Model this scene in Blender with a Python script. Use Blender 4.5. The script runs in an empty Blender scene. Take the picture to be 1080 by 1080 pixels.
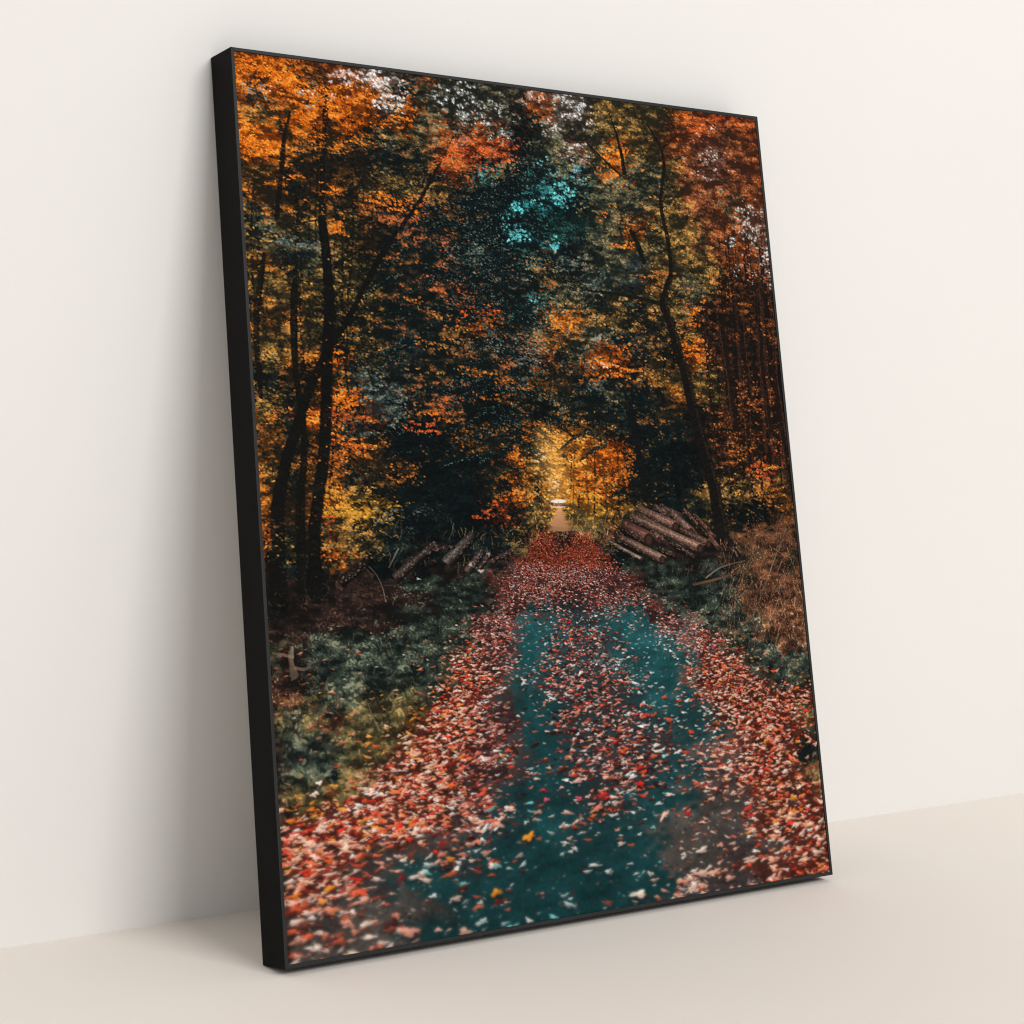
import bpy, bmesh, math, random
import numpy as np
from mathutils import Matrix, Vector

R_ = np.random.RandomState(11)
C = bpy.context.scene.collection
scene = bpy.context.scene

# ------------------------------------------------------------------ dimensions (picture width = 1 m)
LEAN, PH, PD = 0.1796, 1.2064, 0.0549
LIP, RECESS = 0.0052, 0.0012

# =================================================================================================
# THE PRINTED PHOTOGRAPH: an autumn forest road, worked out as a flat colour field and stored as
# the vertex colours of the print's own fine mesh (a real flat print at its real place)
# =================================================================================================
PW, PHH = 780, 1160
# drawing coordinates of the sketch -> print coordinates
src = np.array([(246.9,54.8),(797.6,126.3),(876.6,924.5),(302.5,1019.8)], float)
dst = np.array([(0,0),(PW,0),(PW,PHH),(0,PHH)], float)
def homog(s, d):
    A = []
    for (x,y),(u,v) in zip(s,d):
        A.append([x,y,1,0,0,0,-u*x,-u*y]); A.append([0,0,0,x,y,1,-v*x,-v*y])
    h = np.linalg.solve(np.array(A), d.reshape(-1))
    return np.append(h,1).reshape(3,3)
HM = homog(src,dst); HI = np.linalg.inv(HM)
def mp(M, x, y):
    x=np.asarray(x,float); y=np.asarray(y,float)
    w=M[2,0]*x+M[2,1]*y+M[2,2]
    return (M[0,0]*x+M[0,1]*y+M[0,2])/w, (M[1,0]*x+M[1,1]*y+M[1,2])/w
def P(x,y): return mp(HM,x,y)

GX, GY, GS = 240, 50, 20
GRID = """
OOOorrppWwwwwwwwwwwwwwwwwwwwwwww
OOOOorpWWwrggwwggrwwwyyyooorrrrr
OwOOwOOOWdgwwgwwrWWyyyyooRRRrrrr
oyyOOOOOwOggwwwdrWWyyyyorRRRrrrr
OOOoOoOmgogrwrwkwgwgyyyrRpprrrrr
OOOomommdmgrRRRdggsyOyyrpspprrrr
yyodomomdmmRrtgktgtgOggypspprrrr
ooodoomyyyyyddkktTtggggypppprrrr
mdoommmrOOOyyytTTTdgggyyppgrrsrr
yggyyoymooomkkkTtqqggOyyyprssrrr
yyggeymooRdRdekTttdggygyypprsssr
ooomgmymymmodgogydmggeyyyyrrssff
yyyyyyymmoOoRRdommgegeoygyfffsfF
yoyoymyyoOORRomttggdymyygfFFffFF
goooymmmmomROrmtgOoyymmyFffFfFFF
OyyyykymmddymmoogogeddmmyffffFFF
OyyooOmyddyyoyoordgOOmykOffffFFF
Oddokogeydoygyogoodemmoyyyffffff
OyydyOOeemRoOkkmkgddgddooyfFFfff
OyodOOmrekmOmkkmkdmmddmmkfFFfffF
OmodooemkkkkommdoYYymdmdmfFFfFff
OoomorOomkkmkmmOyYYOOmkkkffffRff
OoymoodyookkkmmoyYYOOmmkkmfoRyff
OoomoOymmdkkkmmOmYYOmmkkmyyyoooB
OoooooZZZddkkkRmyZPZoymddykkkooB
OOmmoyymddkkkkkmyhPhBkNNNNmBBBBB
OOdymOyydkNkNddhh7H7kkNNNNNbBBBB
OOddkmokkNkNNGNL78877GGGNGNbBbbB
OOkNNNNNNGGGGGLL88888LGGGGGbBBBB
ONdNNNNNNNNGGGGL233322LGGGGBBBBB
NNNNNNNNNGGGG881123211286GGGBBBB
NNgNGGGGGGGGG8811333211268gGGBBL
NNgNGGGGGGGg488113322111244GGGGg
NNNNgGGGGGGg4461233332116444gGgG
NNBBHGGHHHg44821233332112644444o
NNHGHBHHHoo4488113333322214444Hg
NNNGggHHHo44488113333332226444g4
NNNGGGHHo444886112333332666444dg
NNNGGdHB4444888311333331166444BH
NNNHHoH444448821123332116666444B
NNNoo444444486221122321155564444
NNN444444465632211221155556544444
NNN44446656321121121211555665644
NNN44466511132111112111566664444
NNN44666151111121111111266666444
NNN66655555121111111112666664444
NNN66655521111111111111166666666
NNN555555511111111111111111
NNN5555555111111111111111
"""
rows=[r for r in GRID.strip().split("\n")]
rows=[(r+r[-1]*40)[:34] for r in rows]
PAL = {
 'O':((78,32,8),(205,92,16),(250,148,46)),
 'o':((24,20,14),(110,60,20),(226,124,38)),
 'y':((26,25,17),(104,78,38),(198,142,68)),
 'g':((16,22,19),(72,70,50),(146,128,88)),
 'e':((20,28,28),(60,72,68),(128,136,124)),
 'd':((6,13,15),(14,25,26),(44,56,50)),
 'k':((4,9,10),(8,14,15),(20,28,26)),
 'm':((9,14,14),(26,28,22),(150,86,34)),
 't':((5,14,16),(10,28,30),(44,112,112)),
 'T':((5,15,18),(8,32,36),(50,140,144)),
 'q':((8,26,24),(20,52,46),(44,92,80)),
 'w':((20,20,17),(50,46,36),(150,150,142)),
 'W':((40,32,26),(100,90,82),(236,232,230)),
 'r':((54,24,12),(138,66,26),(206,108,48)),
 'R':((50,20,12),(166,62,24),(236,110,50)),
 'p':((42,22,15),(126,64,34),(192,110,64)),
 'Y':((92,50,14),(206,122,36),(255,200,104)),
 'Z':((70,50,16),(190,126,34),(238,176,70)),
 'P':((150,110,80),(206,170,136),(238,216,196)),
 's':((56,34,26),(130,96,80),(220,232,236)),
 'f':((12,10,9),(42,27,18),(150,70,30)),
 'F':((20,13,9),(96,50,24),(204,110,48)),
 'G':((11,17,16),(54,64,54),(142,146,118)),
 'H':((30,28,17),(96,84,50),(186,156,96)),
 'h':((46,40,24),(120,100,56),(190,160,100)),
 'B':((34,21,15),(118,72,48),(224,160,116)),
 'b':((20,20,16),(70,52,36),(150,100,70)),
 'N':((14,12,11),(40,29,25),(86,56,44)),
 'L':((34,20,18),(90,46,38),(160,96,84)),
 '1':((6,30,33),(16,52,55),(20,80,82)),
 '2':((8,34,37),(20,50,53),(30,76,78)),
 '3':((16,20,22),(30,40,43),(50,58,60)),
 '4':((44,20,15),(74,36,28),(150,74,54)),
 '5':((44,42,40),(70,65,61),(100,90,84)),
 '6':((36,32,32),(58,52,51),(90,76,72)),
 '7':((40,18,13),(92,38,26),(160,76,54)),
 '8':((36,24,24),(66,46,46),(120,84,80)),
}
def far_zone(x,y):
    'zone of the far stretch of road (y<650) from its edges'
    xl=np.interp(y,[560,580,600,620,640,652],[568,560,547,537,526,518]); xr=np.interp(y,[560,580,600,628,652],[621,631,649,671,688])
    return xl,xr
PAL['v']=((8,14,14),(34,34,27),(188,92,46))
PAL['c']=((6,14,15),(24,41,38),(84,98,84))
rows=[r if i<8 or i>19 else r[:8]+r[8:16].replace('R','v').replace('O','v').replace('o','v').replace('g','c').replace('y','m') +r[16:] for i,r in enumerate(rows)]
rows=[r.replace('P','h') for r in rows]
KEYS=sorted(PAL); KI={k:i for i,k in enumerate(KEYS)}
PT=np.array([PAL[k] for k in KEYS],float)          # n,3,3
CELL=np.array([[KI[c] for c in r] for r in rows])
def cell(x,y,j=0):
    x=np.asarray(x,float);y=np.asarray(y,float)
    if j: x=x+R_.normal(0,j,x.shape); y=y+R_.normal(0,j,y.shape)
    cx=np.clip(((x-GX)/GS).astype(int),0,CELL.shape[1]-1); cy=np.clip(((y-GY)/GS).astype(int),0,CELL.shape[0]-1)
    k=CELL[cy,cx]
    xl,xr=far_zone(x,y); on=(y>561)&(y<648)
    k=np.where(on&(x>xl)&(x<xr)&(y<601),KI['7'],k)
    k=np.where(on&(x>xl)&(x<xr)&(y>=601)&(y<634),KI['8'],k)
    k=np.where(on&((x<=xl)|(x>=xr))&np.isin(k,[KI['7'],KI['8']]),KI['G'],k)
    k=np.where(on&(np.abs(x-594-(y-561)*.1)<9-(y-561)*.12)&(y<583),KI['N'],k)
    return k
def ramp(k,t):
    t=np.clip(t,0,1)[...,None]; p=PT[k]
    return np.where(t<.5, p[...,0,:]+(p[...,1,:]-p[...,0,:])*t*2, p[...,1,:]+(p[...,2,:]-p[...,1,:])*(t-.5)*2)
def noise(cx,cy,seed):
    """smooth noise on the print raster, feature size cx x cy"""
    r=np.random.RandomState(seed); gw,gh=int(PW/cx)+3,int(PHH/cy)+3
    g=r.rand(gh,gw); X=np.arange(PW)/cx; Y=np.arange(PHH)/cy
    xi=X.astype(int);yi=Y.astype(int); fx=X-xi;fy=Y-yi; fx=fx*fx*(3-2*fx);fy=fy*fy*(3-2*fy)
    a=g[yi][:,xi]*(1-fx)+g[yi][:,xi+1]*fx; b=g[yi+1][:,xi]*(1-fx)+g[yi+1][:,xi+1]*fx
    return a*(1-fy)[:,None]+b*fy[:,None]
UU,VV=np.meshgrid(np.arange(PW)+.5,np.arange(PHH)+.5)
SX,SY=mp(HI,UU,VV)                                 # sketch coordinates of every print point
n1=noise(9,6,1);n2=noise(26,16,2);n3=noise(3,2.4,3);n4=noise(60,40,4);n5=noise(14,5,5)
warpx=(noise(18,18,6)-.5)*26+(noise(6,6,7)-.5)*12; warpy=(noise(18,18,8)-.5)*22+(noise(6,6,9)-.5)*10
fineF=.26*n3+.3*noise(8,2.8,21)+.2*n1+.34*noise(26,5,22)
fineF=(fineF-fineF.mean())/fineF.std()
clump=np.clip(.5+(n2-.5)*.9+(n1-.5)*.7+(n5-.5)*.5,0,1)
K0=cell(SX+warpx,SY+warpy)
isroad=np.isin(K0,[KI[c] for c in '12356'])
img=ramp(K0,np.where(isroad,.5+(n3-.5)*.45+(n2-.5)*.5+(n4-.5)*.3,clump*.42-.04+fineF*.06))

mid=PT[:,1][CELL]                                   # smooth road colour, blended across zones
fx=np.clip((SX-GX)/GS-.5+(n2-.5)*1.9+(n1-.5)*1.1,0,CELL.shape[1]-1.001); fy=np.clip((SY-GY)/GS-.5+(n2[:, ::-1]-.5)*1.0,0,CELL.shape[0]-1.001)
ix=fx.astype(int);iy=fy.astype(int);fx=(fx-ix)[...,None];fy=(fy-iy)[...,None]
rb=(mid[iy,ix]*(1-fx)+mid[iy,ix+1]*fx)*(1-fy)+(mid[iy+1,ix]*(1-fx)+mid[iy+1,ix+1]*fx)*fy
road2=isroad&(SY>648)
img=np.where(road2[...,None],rb*(np.clip(.45+1.1*(n4*.3+n2*.3+n1*.25+n3*.15),.3,1.5)*np.interp(SY,[640,720,860,960],[1.35,1.12,.95,.8]))[...,None],img)
def stamps(x,y,ru,rv,ang,col,alpha,kind=0,soft=.35,col2=None):
    """paint many small leaf shapes (print px); kind 0 oval, 1 lobed leaf"""
    n=len(x); 
    if n==0:return
    rm=np.maximum(ru,rv); order=np.argsort(rm,kind='stable') if False else np.arange(n)
    S=int(math.ceil(rm.max()*1.35))+1; B=max(1,int(250000/((2*S+1)**2)))
    o=np.arange(-S,S+1); OX,OY=np.meshgrid(o,o)
    for i in range(0,n,B):
        s=slice(i,i+B); cx=np.floor(x[s]).astype(int);cy=np.floor(y[s]).astype(int)
        px=cx[:,None,None]+OX;py=cy[:,None,None]+OY
        dx=px+.5-x[s][:,None,None];dy=py+.5-y[s][:,None,None]
        ca=np.cos(ang[s])[:,None,None];sa=np.sin(ang[s])[:,None,None]
        qx=(dx*ca+dy*sa)/ru[s][:,None,None];qy=(-dx*sa+dy*ca)/rv[s][:,None,None]
        r=np.sqrt(qx*qx+qy*qy)
        if kind==1:
            th=np.arctan2(qy,qx); ph=(x[s]*7.3+y[s]*3.1)[:,None,None]
            rad=.82+.22*np.cos(3*th+ph)+.14*np.cos(5*th+ph*1.7)
        else: rad=1.
        rr=ru[s][:,None,None]*0+np.minimum(ru[s],rv[s])[:,None,None]
        sf=np.maximum(soft,.75/np.maximum(rr,.5))
        a=np.clip((rad-r)/sf+.5,0,1)*alpha[s][:,None,None]
        a=np.where((px>=0)&(px<PW)&(py>=0)&(py<PHH),a,0)
        pxx=np.clip(px,0,PW-1);pyy=np.clip(py,0,PHH-1)
        m=a>0.01
        c=np.broadcast_to(col[s][:,None,None,:],a.shape+(3,))
        if col2 is not None:
            f=np.clip(.5+qy*1.2+.5*qx,0,1)[...,None]; c=c*(1-f)+col2[s][:,None,None,:]*f
        am=a[m]; so=np.argsort((am*24).astype(np.int8),kind='stable')   # the most opaque stamp of a batch wins
        Y_=pyy[m][so];X_=pxx[m][so];cm=c[m][so];am=am[so][:,None]
        img[Y_,X_]=img[Y_,X_]*(1-am)+cm*am
def blob(x,y,rx,ry,c,a=.9,ang=0.,kind=0,soft=.6):
    u,v=P([x],[y]);o=np.ones(1);stamps(u,v,o*rx*1.3,o*ry*1.2,o*ang,np.array([c],float),o*a,kind,soft)
def rnd(n,x0,x1,y0,y1): return R_.uniform(x0,x1,n),R_.uniform(y0,y1,n)
def fieldval(f,u,v): return f[np.clip(v.astype(int),0,PHH-1),np.clip(u.astype(int),0,PW-1)]
FOL=[KI[c] for c in 'OoygedkmtTqwWrRpYZPsfF']+[KI['v'],KI['c']]
def foliage(n,size,tsh,jit,box=(240,880,50,600),alpha=.9,gain=1.):
    sx,sy=rnd(n,*box); k=cell(sx,sy,jit); ok=np.isin(k,FOL); sx,sy,k=sx[ok],sy[ok],k[ok]
    u,v=P(sx,sy); cl=fieldval(clump,u,v); n=len(u)
    ff=fieldval(fineF,u,v); t=(cl-.5)*1.0*gain+.36+ff*.2+R_.normal(0,.13,n)+tsh
    dark=np.isin(k,[KI[c] for c in 'kmdqfo']); t=np.where(dark,t-.12,t)
    c=ramp(k,t)*(R_.uniform(.86,1.12,n)[:,None])
    ru=R_.uniform(.7,1.5,n)*size; rv=ru*R_.uniform(.35,.75,n)
    ang=R_.normal(.12,.55,n)
    ang=np.where(u>PW*.55,-ang,ang)
    stamps(u,v,ru,rv,ang,c,np.full(n,alpha),1 if size>2 else 0,.5)

# ---- helper strokes
def poly(pts,step=1.):
    out=[]
    for (a,b) in zip(pts[:-1],pts[1:]):
        L=math.hypot(b[0]-a[0],b[1]-a[1]); m=max(1,int(L/step))
        for i in range(m): 
            f=i/m; out.append([a[j]+(b[j]-a[j])*f for j in range(len(a))])
    out.append(list(pts[-1])); return np.array(out,float)
def smooth(pts,it=2):
    p=np.array(pts,float)
    for _ in range(it):
        q=[p[0]]
        for a,b in zip(p[:-1],p[1:]): q+= [a*.75+b*.25,a*.25+b*.75]
        q.append(p[-1]); p=np.array(q)
    return p
def trunk(pts,col=(10,13,13),col2=None,alpha=.95,wob=.6,rim=None):
    """pts (x,y,width) in sketch coordinates"""
    q=poly([tuple(a) for a in smooth(pts)],.7); n=len(q)
    w=np.cumsum(R_.normal(0,.22,n)); w-=np.linspace(w[0],w[-1],n); w=np.clip(w,-2,2)*wob
    u,v=P(q[:,0]+w,q[:,1]); r=q[:,2]*.5*1.32
    c=np.array(col,float)[None]*(R_.uniform(.7,1.35,n) if sum(col)<120 else .85+.2*np.sin(np.arange(n)*.07+R_.rand()*6))[:,None]
    stamps(u,v,np.maximum(r,.55),np.maximum(r,.55),np.zeros(n),c,np.full(n,alpha),0,.3)
    if rim is not None:
        side=R_.choice([-1,1]); m=R_.rand(n)<.6
        stamps((u+side*r*.65)[m],v[m],np.maximum(r[m]*.22,.5),np.full(m.sum(),1.1),np.zeros(m.sum()),np.array(rim,float)[None]*R_.uniform(.6,1.3,m.sum())[:,None],np.full(m.sum(),.55),0,.5)
def twig(x,y,ang,L,w,depth,col,curl=.25):
    pts=[(x,y,w)];n=6;a=ang
    for i in range(n):
        a+=R_.normal(0,curl*.5)
        x+=math.cos(a)*L/n;y+=math.sin(a)*L/n;pts.append((x,y,w*(1-.8*(i+1)/n)+.25))
        if depth>0 and R_.rand()<.55: twig(x,y,a+R_.choice([-1,1])*R_.uniform(.4,.9),L*.5,w*.5,depth-1,col,curl)
    trunk(pts,col,alpha=.85,wob=.3)

# ---------------------------------------------------------------- forest, back to front
foliage(26000,3.4,-.14,11,alpha=.85)
foliage(20000,2.3,-.02,9,alpha=.85)
DK=(11,13,12)
# vertical trunks of the right-hand stand
for i in range(46):
    x=R_.uniform(742,832); y0=R_.uniform(232,330)-(x-742)*.3; y1=R_.uniform(430,545); s=.075
    w=R_.uniform(1.2,4.2)
    trunk([(x,y0,w*.5),(x+s*(y1-y0)*.5+R_.normal(0,1.5),(y0+y1)/2,w*.8),(x+s*(y1-y0),y1,w)],(16,13,12) if R_.rand()<.7 else (46,28,20),alpha=.85)
for a in ([(745,358,4),(754,461,5)],[(762,350,8),(770,400,9),(776,452,9)],[(784,352,7),(792,420,7)],[(801,345,6),(806,400,7),(814,455,7)],
          [(815,390,7),(823,430,8),(829,470,8)],[(829,470,6),(838,522,7)],[(795,290,4),(801,345,4)],[(773,290,3),(778,350,4)],[(786,270,3),(792,350,4)],[(802,262,3),(812,380,4)]):
    trunk(a,(18,13,11),rim=(70,44,30))
# dark gaps between crowns
for (x,y,rx,ry,n) in ((452,500,44,50,900),(470,535,38,35,500),(680,470,18,42,260),(692,500,22,34,260),(520,230,34,26,500),(560,170,18,26,160),(548,300,22,16,180),(610,300,12,14,60)):
    a=R_.uniform(0,6.28,n);r=np.sqrt(R_.rand(n)); u,v=P(x+np.cos(a)*r*rx,y+np.sin(a)*r*ry)
    stamps(u,v,R_.uniform(2,6,n),R_.uniform(1.5,3,n),R_.normal(.2,.5,n),np.array((6,13,14.))[None]*R_.uniform(.6,1.7,n)[:,None],np.full(n,.7),1,.5)
# thin background stems on the left and in the middle
for i in range(34):
    x=R_.uniform(262,400);y0=R_.uniform(120,330);y1=y0+R_.uniform(70,220);w=R_.uniform(1,2.6)
    trunk([(x,y0,w*.6),(x+R_.normal(0,4),(y0+y1)/2,w),(x+R_.normal(2,5),y1,w)],(14,13,11),alpha=.8)
for x,y0,y1 in ((516,470,572),(500,482,556),(527,478,560),(508,500,575),(538,480,555),(610,500,540),(627,470,548),(640,490,552),(652,480,545),(602,470,520)):
    trunk([(x,y0,1.4),(x+1,(y0+y1)/2,2),(x,y1,2)],(12,14,12),alpha=.85)
# left trees
T2=[(478,147,1.5),(459,183,3),(443,214,3.5),(418,246,4.5),(390,294,5),(370,333,5.5),(348,367,7),(332,397,9),(320,428,9),(307,469,10),(296,511,11),(293,544,13),(295,600,13),(297,640,14)]
T1=[(347,90,3.5),(344,125,6),(341,189,7.5),(340,232,8),(344,272,9),(347,328,10),(344,378,11),(343,442,11),(340,489,11),(333,544,11),(330,586,12),(336,630,15)]
T3=[(306,120,2),(300,147,4),(297,190,4),(292,232,4.5)]
T4=[(313,205,4),(315,232,6),(312,300,7),(311,344,7),(313,395,6),(320,440,5),(323,472,6),(316,528,7),(318,600,9),(321,640,10)]
T5=[(279,270,4),(274,310,6),(271,350,6),(276,420,4)]
T6=[(287,590,11),(289,650,13)]
for t in (T5,T3,T4,T2,T1,T6): trunk(t,(11,12,11),rim=(44,36,28))
for a in ([(295,120,1.5),(300,150,3)],[(318,222,2.2),(326,211,2),(337,206,1.5)],[(344,290,2.5),(372,270,2),(392,258,1.4)],[(343,255,2),(362,262,1.5),(392,250,1)],
          [(332,397,4),(314,395,3),(300,390,2)],[(345,370,5),(356,350,4),(366,330,3)],[(340,232,2),(322,236,1.5),(303,238,1)],[(344,300,1.5),(300,296,1)],
          [(262,198,1.6),(278,188,1.2)],[(318,600,2),(330,640,2)]): trunk(a,DK,wob=.3)
for k in range(40):
    b=[T1,T2,T4][k%3]; q=b[R_.randint(2,len(b)-3)]
    twig(q[0],q[1],R_.choice([R_.uniform(-.9,.1),math.pi+R_.uniform(-.1,.9)]),R_.uniform(18,52),R_.uniform(1,2),1,(14,14,12))
# right tree
MT=[(683,132,1.5),(690,144,2.4),(698,158,2.8),(701,178,3.4),(699,200,3.8),(697,217,4.2),(702,244,4.6),(707,269,4.6),(708,292,5),(702,308,6.5),(700,322,8),(706,340,8),(712,358,8),(725,397,9.5),(732,433,10.5),(740,469,11),(751,508,11.5),(758,540,12.5),(761,562,16)]
trunk(MT,(13,13,12),rim=(60,44,32))
for a in ([(698,322,5),(680,317,4.5),(651,311,4),(630,309,3),(608,306,2)],[(640,112,1.5),(648,135,2.2),(655,158,3.5),(659,183,5)],[(655,186,2.5),(640,172,2),(618,150,1.4)],
          [(666,244,6),(672,256,5.5),(679,278,6)],[(668,248,3),(682,240,2),(697,247,2)],[(703,192,1.6),(712,185,1.2),(722,172,1)],[(680,250,1.5),(690,256,1.2),(700,258,1)],
          [(635,192,1.5),(615,188,2),(602,184,1.6)],[(659,428,5),(668,450,6),(676,490,7),(680,530,7)],[(659,428,3),(640,425,2.6),(615,432,2)],[(712,478,3),(720,514,4),(724,545,4)],
          [(636,240,1.6),(644,224,1.2)],[(745,175,1.4),(760,190,1.4),(770,196,1)],[(744,128,1.6),(760,140,1.2),(780,150,1)],[(707,340,3),(690,350,2.4),(672,356,1.6),(655,360,1)],
          [(725,397,2),(745,392,1.6),(770,380,1)],[(712,360,2.5),(700,378,2),(680,386,1.2)]): trunk(a,(14,14,12),wob=.3)
for k in range(34):
    q=MT[R_.randint(2,len(MT)-6)]
    twig(q[0],q[1],R_.choice([R_.uniform(-.9,.3),math.pi+R_.uniform(-.3,.9)]),R_.uniform(16,46),R_.uniform(.9,1.8),1,(15,14,12))
# crowns of small leaves over the wood
foliage(34000,1.35,.0,8,alpha=.9)
def gaps(n,size,col,box=(244,850,50,585),al=.75,lo=.0):
    sx,sy=rnd(n,*box); k=cell(sx,sy,6); ok=np.isin(k,FOL)&~np.isin(k,[KI['Y'],KI['P'],KI['W']]); sx,sy=sx[ok],sy[ok]; u,v=P(sx,sy); n=len(u)
    m=R_.rand(n)<np.clip(.75-fieldval(n5,u,v)*.7+(fieldval(n1[:,::-1],u,v)-.5)*.8,.05,1); u,v=u[m],v[m];n=len(u)
    ru=size*R_.uniform(.5,1.6,n); stamps(u,v,ru,ru*R_.uniform(.3,.8,n),R_.normal(.1,.8,n),np.array(col,float)[None]*R_.uniform(.5,1.9,n)[:,None],np.full(n,al)*R_.uniform(.5,1.2,n).clip(0,1),1,.45)
gaps(15000,1.7,(11,14,14));gaps(9000,1.0,(13,14,13))
foliage(22000,1.1,.14,7,alpha=.92);foliage(6000,1.2,.34,7,alpha=.85)
gaps(4500,.9,(10,13,13))
# drooping boughs of the dark conifers in the middle
def bough(x,y,L,dr,dirn,hi):
    n=int(L*5); f=R_.rand(n); w=(1-f*.7)*5
    px=x+dirn*f*L; py=y+dr*f*f*L+ f*L*.12+R_.normal(0,1,n)*w*.35+abs(R_.normal(0,1,n))*w*.4
    u,v=P(px,py); ru=R_.uniform(1,3,n); up=np.clip(1-(py-(y+dr*f*f*L+f*L*.12))/4,0,1)
    c=np.array((7,15,17.))[None]*R_.uniform(.5,1.6,n)[:,None]; h=(R_.rand(n)<hi*up); c=np.where(h[:,None],np.array((72,92,84.))*R_.uniform(.5,1.3,n)[:,None],c)
    ru=np.where(h,ru*.8,ru); stamps(u,v,ru,ru*.38,np.full(n,dirn*(.3+dr*.5))+R_.normal(0,.35,n),c,np.full(n,.85),0,.45)
for i in range(150):
    q=R_.rand(); y=185+q*290+R_.normal(0,8); x=R_.uniform(505,560) if R_.rand()<.6 else R_.uniform(420,540)
    if 560<x and y<300: continue
    d=-1 if R_.rand()<.62 else 1
    bough(x,y,R_.uniform(22,58),R_.uniform(.1,.5),d,.26)
foliage(9000,1.15,.16,8,box=(400,600,150,470),alpha=.85)
# bright leaf sprays lying in layered, nearly level boughs
def spray(x,y,L,h,n,k,tilt=.1,t0=.55,sz=1.8):
    T=max(2,int(h/1.7)); j=R_.randint(0,T,n); so=R_.normal(0,L*.16,T)[j]; sl=R_.uniform(.45,1.,T)[j]; st=(tilt+R_.normal(0,.09,T))[j]
    a=R_.rand(n)-.5; dx=so+a*L*sl; px=x+dx; py=y+(j-(T-1)/2)*(2.6*h/T)+dx*st+2.2*h*.12*np.cos(dx*.22+j)+R_.normal(0,.5+h*.11,n)
    u,v=P(px,py); m=fieldval(fineF,u,v)+R_.normal(0,.5,n)>-.35; u,v=u[m],v[m]; n=len(u); kk=np.full(n,KI[k]); c=ramp(kk,t0+R_.normal(0,.26,n))
    ru=R_.uniform(.6,1.5,n)*sz; stamps(u,v,ru,ru*R_.uniform(.4,.7,n),R_.normal(tilt,.5,n),c,np.full(n,.92),1,.45)
for a in ((420,217,60,6,240,'O',.25),(368,424,36,6,150,'O',0),(366,440,40,3,120,'R',-.05),(368,466,48,4,120,'O',.1),(362,470,44,3,60,'R',.1),(352,522,34,4,140,'Z',.12),(368,540,66,4,240,'Z',.06),
          (445,452,50,5,170,'R',.15),(455,440,40,4,90,'O',.1),(425,505,30,5,70,'o',.2),(512,543,24,4,90,'R',-.1),(345,548,30,4,60,'R',0),(360,575,44,7,160,'y',.1),(352,378,24,6,90,'O',.2),
          (300,190,50,4,50,'O',0),(285,75,60,10,420,'O',.1),(330,100,70,8,420,'O',.15),(380,104,60,7,260,'O',.1),(405,128,50,6,120,'O',.2),(268,150,36,14,240,'O',0),(322,128,30,8,170,'O',0),(350,200,24,5,60,'O',.2),
          (470,163,50,5,100,'R',-.05),(515,158,46,7,150,'R',-.1),(440,120,44,5,60,'o',.2),(488,332,24,5,60,'R',-.3),(440,316,34,4,70,'o',.3),(470,350,60,8,90,'y',.3),(455,330,50,3,60,'o',.35),(480,372,50,3,60,'y',.3),(452,395,46,3,60,'y',.3),(500,395,36,4,60,'o',.3),(520,330,30,4,40,'R',.3),(478,310,26,3,34,'R',-.2),(500,345,60,5,80,'o',.2),(540,400,50,6,80,'o',.1),(455,365,50,5,70,'o',.3),(520,420,40,4,50,'o',.1),(545,350,30,6,60,'v',.1),(357,240,20,8,90,'O',0),
          (645,393,46,6,240,'O',.08),(640,388,34,4,30,'P',.08),(615,400,40,5,100,'o',.1),(720,378,30,5,110,'O',.1),(735,365,24,6,80,'O',0),(680,290,70,4,140,'y',.05),(700,292,40,4,90,'r',.1),(658,260,40,3,80,'O',-.05),
          (647,176,14,7,90,'O',.6),(640,226,18,7,60,'O',-.2),(735,335,24,12,120,'O',-.3),(700,214,40,5,80,'y',0),(660,208,60,7,160,'g',.1),(620,215,50,8,120,'g',.1),(690,240,50,6,80,'g',0),
          (792,415,30,12,200,'F',0),(800,440,30,10,160,'F',0),(770,455,30,12,160,'F',0),(780,480,50,8,120,'o',0),(812,498,36,6,200,'R',-.1),(815,492,30,5,60,'Z',-.1),(818,520,30,5,90,'o',-.1),(785,506,40,5,90,'y',-.1),(660,495,24,8,120,'o',-.1),
          (735,390,40,5,80,'y',0),(700,400,40,6,80,'y',0),(690,440,50,6,90,'m',.1),(590,405,70,8,120,'m',.1),(280,250,50,5,120,'y',.2),(300,252,70,5,170,'e',.18),(320,260,50,4,90,'e',.2),
          (400,415,44,9,200,'e',.3),(415,430,30,8,90,'e',.3),(380,458,30,3,40,'e',0),(560,378,40,12,160,'e',.2),(520,360,40,12,120,'e',.2),(610,280,50,9,170,'e',0),(560,290,40,9,100,'e',0),(630,300,40,9,120,'e',0),(500,280,70,10,120,'e',.35),
          (405,545,50,6,110,'e',.1),(425,560,40,5,40,'d',.1),(590,245,36,6,120,'q',.4)):
    spray(*a)
# glowing clearing at the end of the road
for a in ((584,472,30,13,300,'Y',.3),(578,492,28,12,300,'Y',.1),(606,482,26,12,110,'o',.2),(612,470,24,8,60,'m',.2),(614,512,30,10,110,'O',0),(618,526,34,6,100,'Z',0),(638,500,26,12,60,'o',0),(630,512,34,10,70,'y',0),(548,500,24,10,70,'o',0),(568,482,10,8,26,'P',.2),(585,514,12,7,50,'P',0),(560,520,26,10,120,'y',0),(600,540,30,5,70,'Z',0),(563,452,24,5,80,'o',.2),(645,520,26,10,90,'o',0),(545,470,22,8,60,'o',0)):
    spray(*a,t0=.5)
for a in ([(604,452,1.2),(606,490,1.6),(605,536,2)],[(622,468,1.4),(619,500,1.8),(621,540,2)],[(571,462,1.2),(569,500,1.6),(571,540,1.8)],[(634,480,1.6),(638,510,2),(641,545,2.4)],[(556,470,1.4),(553,505,1.8),(555,548,2)]): trunk(a,(60,38,20),alpha=.45)
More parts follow.
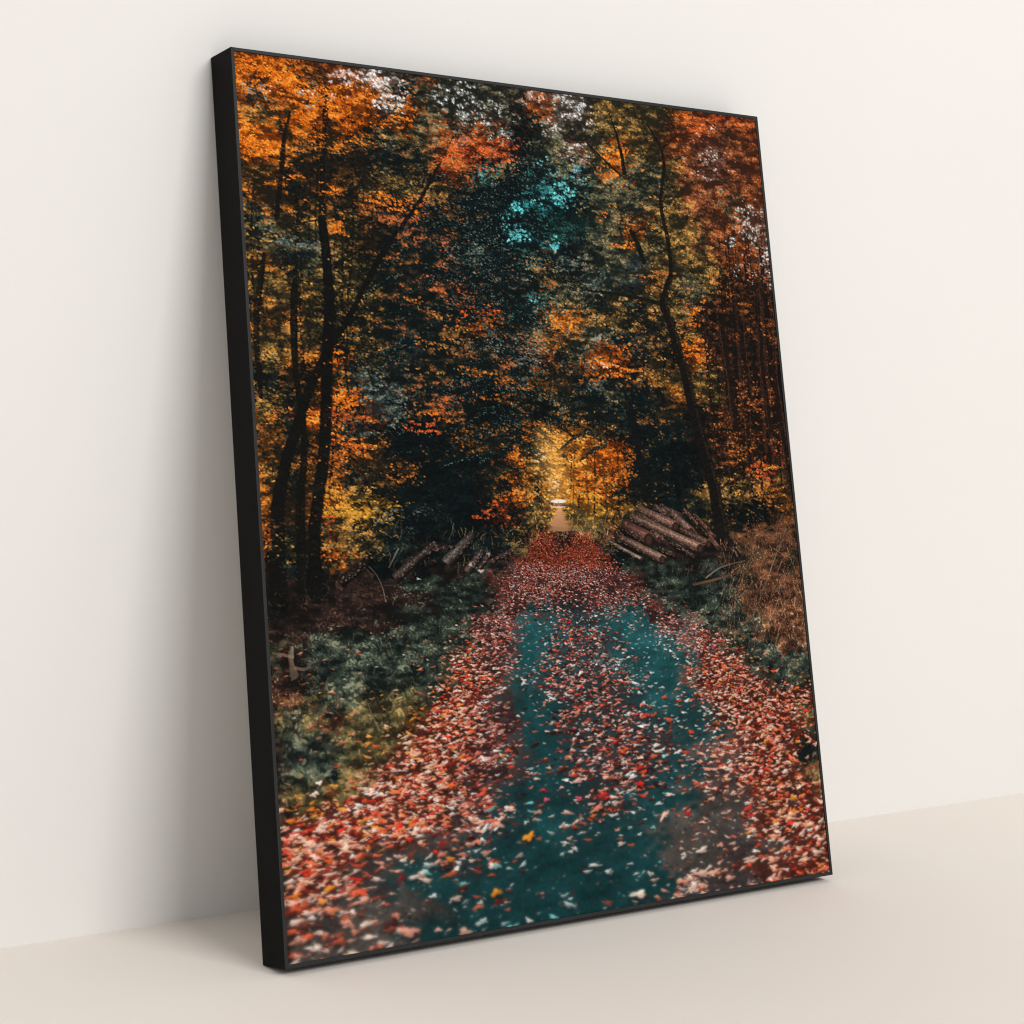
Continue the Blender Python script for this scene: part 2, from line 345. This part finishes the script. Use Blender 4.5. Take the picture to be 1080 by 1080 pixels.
for a in ((575,444,30,.5,1),(600,446,34,.5,1),(560,452,24,.6,1),(622,456,30,.5,-1),(640,470,28,.5,-1),(556,480,16,.5,1)): bough(*a,.15)
for (gx,gy,gr) in ((578,468,13),(580,490,15),(588,508,12),(584,522,9)): blob(gx,gy,gr,gr*1.1,(255,196,104),.3,0,0,1.6)
# sky peeping through: small clusters of points
def peep(x,y,rx,ry,n,col,s=1.5):
    n=int(n*(.8 if col[0]>170 else .95));a=R_.uniform(0,6.28,n);r=np.sqrt(R_.rand(n)); cl=R_.rand(n)
    sx=x+np.cos(a)*r*rx; sy=y+np.sin(a)*r*ry; u,v=P(sx,sy)
    m=fieldval(n1,u,v)*.7+fieldval(n3,u,v)*.8+R_.normal(0,.12,n)>.83; u,v=u[m],v[m]; n=len(u)
    stamps(u,v,np.full(n,s*2.2),np.full(n,s*1.6),np.zeros(n),np.array(col,float)[None]*np.full(n,.8)[:,None],np.full(n,.07),0,1.)
    ru=R_.uniform(.4,1.4,n)*s
    stamps(u,v,ru,ru*R_.uniform(.5,1,n),R_.uniform(0,3,n),np.array(col,float)[None]*R_.uniform(.75,1.12,n)[:,None],R_.uniform(.3,.95,n),1,.7)
peep(380,84,34,10,420,(246,242,244),2.2);peep(410,110,16,9,200,(248,246,248),2.4);peep(480,100,26,14,300,(226,236,240),2);peep(505,120,24,16,260,(220,234,238),1.6)
peep(360,104,14,5,60,(250,225,215),1.6);peep(283,96,10,4,40,(250,215,190));peep(325,98,10,3,30,(250,225,205));peep(526,140,14,14,120,(190,226,230))
peep(606,108,14,10,340,(232,238,240),2);peep(616,122,11,12,200,(226,230,236),1.8);peep(562,104,14,8,120,(224,218,218),1.6);peep(580,140,12,10,80,(190,206,208),1.3);peep(598,128,16,14,80,(215,220,222),1.3)
peep(594,203,15,10,230,(120,238,238),1.9);peep(580,213,22,4,150,(110,226,226),1.6);peep(575,180,14,14,80,(110,200,204),1.4);peep(612,182,8,16,90,(150,214,218),1.4)
peep(545,222,7,8,160,(100,226,228),1.9);peep(548,252,14,9,150,(120,232,234),1.8);peep(585,258,5,8,110,(110,230,232),1.9);peep(538,235,8,14,90,(80,200,206),1.4);peep(560,240,14,10,30,(60,150,150),1.2);peep(564,318,4,3,24,(110,200,200),1.3);peep(508,186,4,3,30,(110,224,226),1.2);peep(600,215,10,10,60,(90,180,180),1.2)
peep(748,166,10,7,110,(236,228,226),1.3);peep(752,186,9,8,60,(226,206,200),1.1);peep(787,226,12,9,150,(190,232,236),1.6);peep(792,245,10,14,160,(226,238,240),1.5);peep(771,256,5,6,90,(214,236,236),1.5)
peep(776,288,5,10,60,(180,214,216),1.2);peep(800,222,8,12,60,(220,230,232),1.2);peep(795,290,8,14,50,(200,200,196),1.1);peep(803,236,5,8,40,(226,234,234),1.1);peep(770,240,30,40,70,(220,190,180),.8);peep(740,150,60,60,80,(226,160,130),.8)

# keep the trunks readable: repaint the strongest lower parts after the fine leaves
trunk([p for p in T1 if p[1]>220],(9,11,11),alpha=.92); trunk([p for p in T2 if 230<p[1]<560],(10,11,11),alpha=.92)
trunk([p for p in T4 if 240<p[1]<640],(10,11,10),alpha=.85)
trunk([(p[0],p[1],p[2]*1.22) for p in MT if p[1]>285],(14,13,12),alpha=.97,rim=(44,32,26)); trunk([p for p in MT if p[1]<=300],(15,14,12),alpha=.9)
trunk([(698,322,5),(680,317,4),(651,311,3),(620,308,2)],(14,15,13),alpha=.9)

trunk(T3,(12,12,11),alpha=.8)
trunk(T5,(12,12,11),alpha=.7)
trunk(T6,(12,12,11),alpha=.8)
trunk([(459,183,3.4),(443,214,3.6),(425,238,4)],(14,13,12),alpha=.9)
trunk([(645,128,2),(655,158,3.4),(659,183,4.6)],(15,14,12),alpha=.9)
trunk([(668,247,5),(673,258,5.5),(679,276,6)],(12,13,12),alpha=.9)
trunk([(655,186,2.2),(640,172,1.8),(620,154,1.2)],(15,14,12),alpha=.9)
trunk([(662,436,5),(670,458,6),(676,490,7),(680,528,7)],(10,13,14),alpha=.85)
for a in ([(762,350,7),(770,400,8),(776,452,8)],[(784,352,6),(792,420,6)],[(801,345,6),(806,400,7),(814,455,7)],[(817,392,7),(823,430,8),(830,475,8)],[(828,470,6),(838,530,7)]): trunk(a,(20,14,12),alpha=.8,rim=(76,46,32))
foliage(1500,1.2,.2,7,alpha=.85)
# ---------------------------------------------------------------- ground either side
GRD=[KI[c] for c in 'GHhBbNLPZ']
def ground(n,size,tsh,jit=9,up=0.):
    sx,sy=rnd(n,240,880,540,900); sy=sy; k=cell(sx,sy,jit); ok=np.isin(k,GRD)&np.isin(cell(sx,sy),GRD+FOL); sx,sy,k=sx[ok],sy[ok],k[ok]; n=len(sx)
    per=np.clip((sy-520)/200,.35,1.7)
    u,v=P(sx,sy); t=(fieldval(clump,u,v)-.5)*1.0+.40+fieldval(fineF,u,v)*.1+R_.normal(0,.17,n)+tsh; c=ramp(k,t)
    ru=size*per*R_.uniform(.6,1.5,n); rv=ru*R_.uniform(.22,.5,n)
    ang=np.where(R_.rand(n)<up,R_.normal(1.57,.5,n),R_.normal(0,.7,n))
    stamps(u,v,ru,rv,ang,c,np.full(n,.85),0,.5)
ground(9000,3.6,-.14);ground(14000,2.2,-.04,8,.3);ground(18000,1.3,.08,8,.4);ground(9000,1.0,.22,8,.5)
def blades(n,box,L,col,w=.5,lean=.35,alpha=.75,curve=.5):
    for i in range(n):
        x=R_.uniform(box[0],box[1]);y=R_.uniform(box[2],box[3]);a=-1.57+R_.normal(0,lean);l=L*R_.uniform(.5,1.3)
        cv=R_.normal(0,curve); x1=x+math.cos(a)*l*.5;y1=y+math.sin(a)*l*.5; a+=cv
        c=np.array(col,float)*R_.uniform(.55,1.15)
        q=poly(smooth([(x,y),(x1,y1),(x1+math.cos(a)*l*.5,y1+math.sin(a)*l*.5)],2).tolist(),.7); m=len(q)
        u,v=P(q[:,0],q[:,1]); stamps(u,v,np.full(m,w),np.full(m,w),np.zeros(m),np.repeat(c[None],m,0),np.full(m,alpha),0,.6)
blades(60,(768,852,600,665),20,(170,116,84),.42,.4,.55,.2);blades(60,(785,856,560,600),20,(160,116,84),.42,.6,.5,.2);blades(420,(760,858,575,690),9,(214,150,108),.36,.45,.6,.2)
blades(200,(700,800,600,700),6,(120,124,96),.36,.5,.5,.2)
blades(26,(805,856,620,690),26,(220,170,130),.42,.3,.6,.15)
blades(90,(640,850,640,735),9,(110,116,96),.42,.5,.5,.2);blades(160,(300,520,660,800),8,(116,126,112),.45,.6,.5,.3);blades(60,(300,520,690,830),12,(130,122,90),.45,.5,.5,.3);blades(50,(330,540,560,640),12,(90,80,64),.5,.8)
blades(90,(560,660,545,575),7,(190,150,100),.45);blades(60,(480,560,560,600),7,(120,96,60),.45)
# trailing sticks
for a in ([(387,597,.8),(398,608,.8),(404,622,.8),(407,636,.6)],[(732,619,3),(755,614,3),(779,606,2.4)],[(745,612,1.4),(760,600,1.4),(786,594,1.2)],
          [(400,772,1),(392,756,1.2),(388,744,1)],[(776,584,2.2),(778,589,2)],[(800,640,1),(830,560,1)],[(830,700,1),(822,688,1)],[(358,618,8),(372,604,8),(384,593,7)],[(392,640,2),(372,630,2)],[(420,580,1.4),(410,600,1.2)]):
    dark=a[0][0] in (358,392); trunk(a,(48,34,28) if dark else ((130,116,98) if a[0][0]!=732 else (92,62,50)),wob=.3,alpha=.85)
# pale broken stump on the left bank
for a in ([(308,684,3),(306,692,5),(308,703,4),(310,713,8)],[(308,694,3),(300,692,3),(288,690,2)],[(312,706,3),(322,708,3),(328,700,3)]): trunk(a,(150,128,108),wob=.9,rim=(60,44,36),alpha=.6)
# ---------------------------------------------------------------- felled logs
def log(x0,y0,x1,y1,r,col,end=True,speck=None,fade=.45):
    n=max(6,int(math.hypot(x1-x0,y1-y0)/.5)); f=np.linspace(0,1,n); L=math.hypot(x1-x0,y1-y0); nx,ny=-(y1-y0)/L,(x1-x0)/L
    if ny>0: nx,ny=-nx,-ny                                  # towards the top
    X=x0+(x1-x0)*f; Y=y0+(y1-y0)*f; rr=r*(.8+.2*f)
    for off,br in ((-.95,.16),(-.5,.4),(-.1,.72),(.3,1.05),(.62,1.3),(.88,.8)):
        u,v=P(X+nx*rr*off,Y+ny*rr*off); w=np.maximum(rr*.42*1.3,.8)
        c=np.array(col,float)[None]*br*(R_.uniform(.8,1.2,n)*(fade+(1-fade)*f**.6))[:,None]
        stamps(u,v,w,w*.7,np.full(n,math.atan2(y1-y0,x1-x0)),c,np.full(n,.8),0,.5)
    m=int(n*1.2); g=R_.rand(m); o=R_.uniform(-.8,.8,m); u,v=P(x0+(x1-x0)*g+nx*r*o,y0+(y1-y0)*g+ny*r*o)
    k=R_.rand(m)<.5; c=np.where(k[:,None],np.array(speck or (200,160,138),float),np.array((20,14,13.)))
    stamps(u,v,R_.uniform(.6,1.7,m),R_.uniform(.4,.8,m),np.full(m,math.atan2(y1-y0,x1-x0))+R_.normal(0,.3,m),c,R_.uniform(.15,.5,m),0,.5)
    if end:
        u,v=P([x1],[y1]); o=np.ones(1)
        stamps(u,v,o*r*1.05,o*r*1.32,o*.2,np.array([(26,18,17.)]),o*.95,0,.25); stamps(u,v,o*r*.62,o*r*.85,o*.2,np.array([(58,38,33.)]),o*.8,0,.5)
D=lambda a,b:(540+a/3.6,350+b/3.6)
for (a,b,c,d,r,col) in ((560,668,640,712,15,(84,56,48)),(650,685,765,790,13,(120,74,62)),(540,672,640,730,15,(110,74,64)),(715,735,785,832,11,(104,62,50)),(690,700,745,760,10,(98,60,50)),(600,690,680,768,17,(134,92,80)),
      (478,680,622,748,20,(146,96,84)),(500,760,590,810,14,(60,42,38)),(470,700,600,772,14,(96,64,56)),(640,760,748,815,16,(110,70,60)),(452,712,716,832,20,(156,108,92)),(600,800,650,835,13,(58,42,38)),(640,830,690,862,10,(66,46,40)),
      (540,775,560,800,16,(150,96,84)),(424,742,520,798,28,(120,70,62)),(400,786,478,826,18,(104,68,60)),(430,800,572,874,18,(150,104,90)),(366,803,492,872,8,(150,120,104)),(560,830,615,855,12,(52,38,34))):
    x0,y0=D(a,b);x1,y1=D(c,d);log(x0,y0,x1,y1,r/3.8,np.array(col)*(.92,1.,.98))
E_=lambda a,b:(240+a/3.6,350+b/3.6)
for (a,b,c,d,r,col) in ((1070,838,1000,880,10,(100,60,52)),(790,812,640,938,19,(106,88,78)),(930,780,835,880,24,(130,116,108)),(968,838,912,915,16,(128,96,90)),(860,820,780,835,10,(80,50,44)),(1000,850,960,900,9,(110,70,62)),(540,868,430,955,20,(44,32,27))):
    x0,y0=E_(a,b);x1,y1=E_(c,d);log(x0,y0,x1,y1,r/4.1,np.array(col)*.6,end=False,speck=(190,170,160),fade=.6)
for (x,y,rx,ry,c) in ((507,604,5,2.4,(206,160,158)),(496,597,2.4,3,(176,160,150)),(515,586,3,2,(160,120,112)),(441,612,3,1.4,(160,190,186))):
    u,v=P([x],[y]);o=np.ones(1); stamps(u,v,o*rx,o*ry,o*.1,np.array([c],float),o*.9,1,.5)

# ---------------------------------------------------------------- the road and its fallen leaves
# fine grit of the asphalt
n=42000; sx,sy=rnd(n,240,880,625,1024); k=cell(sx,sy,5); ok=np.isin(k,[KI[c] for c in '12356']); sx,sy,k=sx[ok],sy[ok],k[ok]
u,v=P(sx,sy); s=np.clip((sy-560)/260,.4,1.3); c=fieldval(rb,u,v)*R_.uniform(.55,1.45,len(k))[:,None]
stamps(u,v,s*R_.uniform(.6,1.6,len(k)),s*R_.uniform(.4,.9,len(k)),R_.normal(0,.4,len(k)),c,np.full(len(k),.4),0,.6)
# far end: gravel, gate
for y in np.arange(538,562,.8):
    w=2.2+(y-538)*.42
    for q in range(3): blob(590+(y-538)*.05+R_.normal(0,w*.4),y,w*.7,1.6,np.array((196,136,94))*(1.08-(y-538)*.014)*R_.uniform(.9,1.08),.45,0,0,1.)
blob(589,530.5,9,2.2,(232,222,214),.95,0,0,.3);blob(589,534.5,9,.8,(120,84,66),.9);blob(589,536.6,9,1,(214,190,170),.85);blob(577,537.5,4,2.2,(70,30,20),.8);blob(603,534,4,2,(60,40,28),.7);blob(590,526.5,10,.8,(110,100,70),.6)
for x in (583,589,595): blob(x,532.2,.5,1.6,(120,100,88),.6)
# littered leaves, coverage and colour by zone
LEAF={ # zone: (coverage, [(weight, colour)...])
 '1':(.085,[(5,(176,186,184)),(2,(206,176,160)),(2,(180,70,40)),(2,(110,180,176)),(1,(96,30,24))]),
 '2':(.4,[(6,(222,212,204)),(3,(216,150,130)),(3,(150,60,44)),(4,(60,30,28)),(1,(120,180,176)),(1,(214,60,30))]),
 '3':(.98,[(5.5,(232,172,154)),(4.5,(218,112,86)),(6,(84,30,26)),(6,(34,18,19)),(2,(180,66,44)),(1.6,(236,70,34)),(.8,(214,34,30)),(2.2,(250,236,226))]),
 '4':(1.4,[(8,(254,164,134)),(4.5,(238,104,64)),(3,(206,62,38)),(5,(98,26,19)),(5,(255,212,192)),(1.2,(250,128,34)),(1,(230,40,28)),(2,(52,24,20))]),
 '5':(.2,[(4,(226,160,138)),(3,(236,204,188)),(2,(120,50,38)),(1,(190,74,50))]),
 '6':(.8,[(5,(238,154,128)),(3.4,(244,198,180)),(1.2,(216,80,48)),(3,(150,60,42)),(3,(70,34,30)),(1,(206,64,40))]),
 '7':(1.5,[(5,(198,70,40)),(4,(142,40,24)),(3,(216,116,88)),(4,(80,26,20))]),
 '8':(1.1,[(6,(222,158,142)),(4,(188,92,74)),(4,(100,36,30)),(2.2,(240,204,192)),(4,(206,74,50)),(2,(44,26,26))]),
 'L':(.7,[(4,(150,70,60)),(4,(90,36,30)),(2,(180,120,108)),(3,(50,28,26))]),
 'o':(.25,[(4,(226,140,50)),(2,(206,90,40))]),'H':(.05,[(2,(236,150,60)),(2,(214,150,110)),(1,(200,80,40))]),'G':(.025,[(2,(200,130,90)),(1,(150,60,40)),(1,(170,180,170))]),'B':(.12,[(3,(206,130,96)),(2,(160,80,54))]),'g':(.2,[(2,(180,90,60)),(1,(90,100,90))]),
}
def leafsize(y): return np.interp(y,[532,595,700,800,900,1000],[.7,.8,2.2,3.7,5.4,6.8])
for band in range(24):                      # far to near so near leaves lie over far ones
    y0=562+band*19.5; y1=y0+19.5; rr=float(leafsize((y0+y1)/2))
    nmax=int(640*19.5/(3.14*rr*rr*.42)*2.9)
    sx,sy=rnd(nmax,240,880,y0,y1); o=np.argsort(sy);sx,sy=sx[o],sy[o]
    k=cell(sx,sy,(4 if y0<640 else 6)+rr*1.2); raw=cell(sx,sy)
    u,v=P(sx,sy); lo=np.clip((fieldval(n4,u,v)-.5)*1.2+(fieldval(n2,u,v)-.5)*1.6+1,.25,1.8)
    pr=R_.rand(nmax)*1.6
    keep=np.zeros(nmax,bool); col=np.zeros((nmax,3))
    for z,(cov,pal) in LEAF.items():
        m=(k==KI[z]); 
        if y0<650 and z in 'oHGBg': continue
        if z in '123568': m2=m&(pr<cov*lo*.85)
        else: m2=m&(pr<cov*.62*(1.7 if z=='4' else 1))
        keep|=m2; w=np.array([p[0] for p in pal],float);w/=w.sum(); idx=R_.choice(len(pal),nmax,p=w)
        col[m]=np.array([p[1] for p in pal],float)[idx][m]
    sx,sy,col,u,v=sx[keep],sy[keep],col[keep],u[keep],v[keep]; n=len(sx)
    if n==0: continue
    col=col*(R_.uniform(.8,1.14,n)*np.interp(sy,[600,760,860],[1,1.04,1.12]))[:,None]
    r=leafsize(sy)*R_.choice([.45,.7,.9,1.15,1.5],n,p=[.34,.3,.2,.12,.04])
    ru=r*1.35*R_.uniform(.8,1.25,n); rv=r*1.2*R_.uniform(.28,.55,n); ang=R_.normal(-.04,.3,n)
    sh=col*0+np.array((12,16,17.))
    q=R_.rand(n)<.75
    stamps((u-r*.25)[q],(v+rv*.75)[q],(ru*1.02)[q],(rv*.95)[q],ang[q],sh[q],np.full(q.sum(),.5),1,.55)
    f=R_.uniform(.42,.95,n)[:,None]; 
    stamps(u,v,ru,rv,ang,np.clip(col*1.06,0,255),np.full(n,.93),1,.34,col2=col*f)
# crumbs and small broken leaf bits between them
n=8000; sx,sy=rnd(n,300,875,600,1020); k=cell(sx,sy,8); ok=np.isin(k,[KI[c] for c in '123568'])&(R_.rand(n)<np.where(k==KI['1'],.5,1)); sx,sy=sx[ok],sy[ok]; n=len(sx)
u,v=P(sx,sy); m=fieldval(n2,u,v)+fieldval(n1,u,v)*.6+R_.normal(0,.2,n)>.72; u,v,sy=u[m],v[m],sy[m]; n=len(u)
cc=np.array([(206,170,158),(180,90,70),(40,22,20),(24,22,22),(96,50,42),(150,176,174),(230,210,200)],float)[R_.randint(0,7,n)]*R_.uniform(.7,1.1,n)[:,None]
r=np.interp(sy,[600,700,900,1020],[.6,.9,1.7,2.1])*R_.uniform(.5,1.4,n); stamps(u,v,r*1.3,r*.6,R_.normal(0,.5,n),cc,R_.uniform(.35,.85,n),1,.5)
# single bright leaves one can pick out
for (x,y,r,c) in ((557,885,13,(250,150,34)),(523,944,12,(246,140,40)),(431,887,8,(236,48,26)),(675,830,10,(222,34,26)),(352,831,8,(248,164,56)),(474,908,9,(240,130,44)),(475,831,7,(236,96,38)),(706,762,8,(232,70,34)),(701,738,6,(232,78,38)),
      (682,757,7,(214,36,36)),(729,775,7,(226,60,28)),(726,861,8,(190,20,30)),(535,962,6,(170,84,60)),(602,901,6,(226,216,208)),(655,893,8,(224,196,174)),(641,922,7,(236,232,224)),(686,925,8,(214,196,180)),(721,908,6,(226,208,194)),(606,898,7,(214,210,204)),
      (340,952,9,(250,150,60)),(350,962,13,(232,130,90)),(306,868,7,(244,130,30)),(328,855,7,(246,120,40)),(346,910,8,(236,84,30)),(415,814,8,(236,180,160)),(400,814,6,(240,160,130)),(423,928,9,(130,24,28)),(417,968,9,(226,130,110)),(467,903,8,(206,130,112)),(530,799,6,(236,120,40)),(497,774,7,(236,96,46)),
      (795,880,9,(246,206,180)),(838,845,9,(250,140,30)),(842,786,6,(248,150,44)),(808,785,6,(246,150,40)),(790,856,11,(206,60,46)),(770,930,11,(240,170,146)),(674,836,5,(250,100,50)),(576,846,7,(232,90,110)),(610,845,7,(226,70,90)),(626,863,6,(226,110,40)),(609,826,9,(232,180,172)),(645,863,6,(214,224,220)),(689,876,6,(120,190,186)),
      (740,925,14,(236,186,166)),(760,895,8,(226,150,130)),(512,902,10,(190,140,126)),(548,905,8,(176,150,140)),(481,950,10,(206,176,160)),(490,985,13,(220,160,140)),(432,985,16,(226,150,128)),(375,985,8,(222,120,84)),(600,802,7,(236,214,200)),(598,801,5,(240,110,50)),(675,780,5,(236,90,50)),(690,800,7,(206,96,60)),(793,697,3,(250,170,50)),(838,664,3,(206,214,214)),(640,660,2.5,(236,232,228))):
    blob(x+.6,y+r*.32,r*.62,r*.3,(14,16,18),.55,0,1,.6)
    u,v=P([x],[y]);o=np.ones(1); cc=np.array([c],float)
    stamps(u,v,o*r*.78,o*r*.42,o*R_.normal(0,.3),cc,o*.95,1,.35,col2=cc*R_.uniform(.62,.9))

# gentle finish: focus falls off towards the bottom edge, faint overall softness, print contrast
def blur(a,s):
    rad=max(1,int(s*2.6)); k=np.exp(-.5*(np.arange(-rad,rad+1)/s)**2); k/=k.sum()
    p=np.pad(a,((rad,rad),(rad,rad),(0,0)),'edge')
    t=sum(k[i]*p[i:i+a.shape[0]] for i in range(2*rad+1))
    return sum(k[i]*t[:,i:i+a.shape[1]] for i in range(2*rad+1))
soft=blur(img,1.9); f=np.clip((SY-760)/240,0,1)[...,None]*.7; fine=blur(img,.38); g_=np.clip((SY-640)/120,0,1)[...,None]; fine=fine*(1-g_*.55)+blur(img,.95)*g_*.55
img=fine*(1-f)+soft*f
glow=blur(img[::4,::4],9); glow=np.repeat(np.repeat(glow,4,0),4,1)[:PHH,:PW]
img=255-(255-img)*(255-glow*.05)/255
sh_=blur(img,1.1); img=img+(img-sh_)*.55*(1-f*.8)*(1-g_*.35)
img=np.clip(img,0,255)
img=255*(img/255)**.93
FINAL=img

# =================================================================================================
# MATERIALS
# =================================================================================================
def mat(name, base=(.8,.8,.8), rough=.5, spec=.5):
    m=bpy.data.materials.new(name); m.use_nodes=True; b=m.node_tree.nodes['Principled BSDF']
    b.inputs['Base Color'].default_value=(*base,1); b.inputs['Roughness'].default_value=rough
    b.inputs['Specular IOR Level'].default_value=spec
    return m,m.node_tree,b
def surface(name,base,rough,var,scale,bump,bscale,spec=.3):
    m,nt,b=mat(name,base,rough,spec); N=nt.nodes;L=nt.links
    tc=N.new('ShaderNodeTexCoord'); nz=N.new('ShaderNodeTexNoise'); nz.inputs['Scale'].default_value=scale; nz.inputs['Detail'].default_value=6
    L.new(tc.outputs['Object'],nz.inputs['Vector'])
    r=N.new('ShaderNodeValToRGB'); r.color_ramp.elements[0].position=.3; r.color_ramp.elements[1].position=.7
    r.color_ramp.elements[0].color=(*[c*(1-var) for c in base],1); r.color_ramp.elements[1].color=(*[min(1,c*(1+var)) for c in base],1)
    L.new(nz.outputs['Fac'],r.inputs['Fac']); L.new(r.outputs['Color'],b.inputs['Base Color'])
    n2_=N.new('ShaderNodeTexNoise'); n2_.inputs['Scale'].default_value=bscale; n2_.inputs['Detail'].default_value=8; L.new(tc.outputs['Object'],n2_.inputs['Vector'])
    bp=N.new('ShaderNodeBump'); bp.inputs['Strength'].default_value=bump; bp.inputs['Distance'].default_value=.002
    L.new(n2_.outputs['Fac'],bp.inputs['Height']); L.new(bp.outputs['Normal'],b.inputs['Normal'])
    return m
M_wall=surface('wall_paint',(.82,.806,.785),.85,.012,1.3,.10,90,.2)
M_floor=surface('floor_paint',(.85,.787,.724),.75,.014,1.6,.08,120,.25)
M_frame=surface('black_lacquered_wood',(.0034,.0033,.0031),.55,.25,14,.10,260,.06)
M_lip=surface('satin_black_edge',(.019,.020,.0205),.5,.15,14,.06,260,.2)
M_back=surface('pale_backing_board',(.62,.58,.52),.8,.15,8,.2,120)
M_print,nt,b=mat('printed_canvas',rough=.7,spec=.03)
at=nt.nodes.new('ShaderNodeAttribute'); at.attribute_name='print_colour'
PRINT_GAIN=.98
vm=nt.nodes.new('ShaderNodeVectorMath'); vm.operation='SCALE'; vm.inputs['Scale'].default_value=PRINT_GAIN
nt.links.new(at.outputs['Color'],vm.inputs[0]); nt.links.new(vm.outputs[0],b.inputs['Base Color'])

# =================================================================================================
# GEOMETRY
# =================================================================================================
def link(name,me,m,parent=None):
    o=bpy.data.objects.new(name,me); C.objects.link(o); me.materials.append(m)
    if parent: o.parent=parent
    return o
def prism(name,sections,m,parent,bev=.0009,lip=False):
    """solid through a list of quads"""
    bm=bmesh.new(); vs=[[bm.verts.new(p) for p in s] for s in sections]
    for a,b_ in zip(vs[:-1],vs[1:]):
        for i in range(4): bm.faces.new((a[i],a[(i+1)%4],b_[(i+1)%4],b_[i]))
    bm.faces.new(vs[0][::-1]); bm.faces.new(vs[-1]); bmesh.ops.recalc_face_normals(bm,faces=bm.faces)
    if bev: bmesh.ops.bevel(bm,geom=list(bm.edges),offset=bev,segments=2,profile=.6,affect='EDGES')
    me=bpy.data.meshes.new(name); bm.to_mesh(me); bm.free()
    o=link(name,me,m,parent)
    if lip:
        me.materials.append(M_lip)
        for p in me.polygons:
            if p.normal.y<-.5: p.material_index=1
    return o
def plane(name,pts,m):
    me=bpy.data.meshes.new(name); me.from_pydata(pts,[],[(0,1,2,3)]); o=link(name,me,m); o['kind']='structure'; return o
plane('floor',[(-6,-7,0),(8,-7,0),(8,.0,0),(-6,.0,0)],M_floor)
plane('wall',[(-6,0,0),(8,0,0),(8,0,5),(-6,0,5)],M_wall)

root=bpy.data.objects.new('framed_picture',None); C.objects.link(root)
root['label']='large black-framed print of an autumn forest road leaning against the pale wall'; root['category']='framed picture'
root.empty_display_size=.1
root.location=(0,-PH*math.sin(LEAN),0.0004); root.rotation_euler=(-LEAN,0,0)
W=1.0; t=LIP
# mitred frame members; x across, y into the wall, z up; front at y=-PD, back at 0
def member(a,b_,ia,ib):
    # outer corners a,b_ ; inner corners ia,ib (x,z)
    q=lambda o,i:[(o[0],-PD,o[1]),(i[0],-PD,i[1]),(i[0],-.001,i[1]),(o[0],-.001,o[1])]
    return [q(a,ia),q(b_,ib)]
O=[(0,0),(W,0),(W,PH),(0,PH)]; I=[(t,t),(W-t,t),(W-t,PH-t),(t,PH-t)]
for i in range(4):
    j=(i+1)%4; prism('frame_side',member(O[i],O[j],I[i],I[j]),M_frame,root,.0006,True)
# backing board inside the frame, just behind the canvas
prism('backing_board',[[(t,-.012,t),(W-t,-.012,t),(W-t,-.006,t),(t,-.006,t)],[(t,-.012,PH-t),(W-t,-.012,PH-t),(W-t,-.006,PH-t),(t,-.006,PH-t)]],M_back,root,0)
# the print: fine grid carrying the picture as vertex colours
x0,x1,z0,z1=t-.0004,W-t+.0004,t-.0004,PH-t+.0004; yf=-PD+RECESS
gx=np.linspace(x0,x1,PW); gz=np.linspace(z1,z0,PHH); XX,ZZ=np.meshgrid(gx,gz)
co=np.empty((PHH*PW,3),np.float32); co[:,0]=XX.ravel(); co[:,1]=yf; co[:,2]=ZZ.ravel()
idx=np.arange(PHH*PW,dtype=np.int32).reshape(PHH,PW)
fa=np.stack([idx[:-1,:-1],idx[1:,:-1],idx[1:,1:],idx[:-1,1:]],-1).reshape(-1,4)
me=bpy.data.meshes.new('print'); nf=len(fa)
me.vertices.add(len(co)); me.vertices.foreach_set('co',co.ravel())
me.loops.add(nf*4); me.loops.foreach_set('vertex_index',fa.ravel())
me.polygons.add(nf); me.polygons.foreach_set('loop_start',np.arange(0,nf*4,4,dtype=np.int32))
me.update(calc_edges=True)
ca=me.color_attributes.new('print_colour','BYTE_COLOR','POINT')
rgba=np.ones((PHH*PW,4),np.float32); rgba[:,:3]=FINAL.reshape(-1,3)/255.
ca.data.foreach_set('color_srgb',rgba.ravel())
me.validate()
pr=link('print',me,M_print,root)

# =================================================================================================
# LIGHT
# =================================================================================================
w=bpy.data.worlds.new('World'); scene.world=w; w.use_nodes=True
bg=w.node_tree.nodes['Background']; bg.inputs['Color'].default_value=(1,1,1,1); bg.inputs['Strength'].default_value=.54
def area(name,loc,target,size,energy,col,sy=None):
    l=bpy.data.lights.new(name,'AREA'); l.energy=energy; l.color=col; l.size=size
    if sy: l.shape='RECTANGLE'; l.size_y=sy
    o=bpy.data.objects.new(name,l); C.objects.link(o); o.location=loc
    o.rotation_euler=(Vector(target)-Vector(loc)).to_track_quat('-Z','Y').to_euler(); return o
area('soft_area_light',(2.4,-9.0,7.0),(.3,-.1,.5),5.6,660,(1,.984,.96),3.6)  # large soft area lamp, high in front and to the right, out of view

# =================================================================================================
# CAMERA
# =================================================================================================
f,cx,cy,cz,rx,ry,rz,sx_,sy_=2051.5382,-1.3316,-2.3246,.7961,1.5682,-.0351,-.5817,-202.3132,-168.8227
cd=bpy.data.cameras.new('camera'); cam=bpy.data.objects.new('camera',cd); C.objects.link(cam)
cam.location=(cx,cy,cz); cam.rotation_mode='XYZ'; cam.rotation_euler=(rx,ry,rz)
cd.sensor_width=36; cd.lens=f/1080*36; cd.shift_x=-sx_/1080; cd.shift_y=sy_/1080; cd.clip_end=100
scene.camera=cam
scene.view_settings.view_transform='Standard'; scene.view_settings.look='None'; scene.view_settings.exposure=0
scene.render.engine='CYCLES'
scene.cycles.pixel_filter_type='BLACKMAN_HARRIS'; scene.cycles.filter_width=1.15
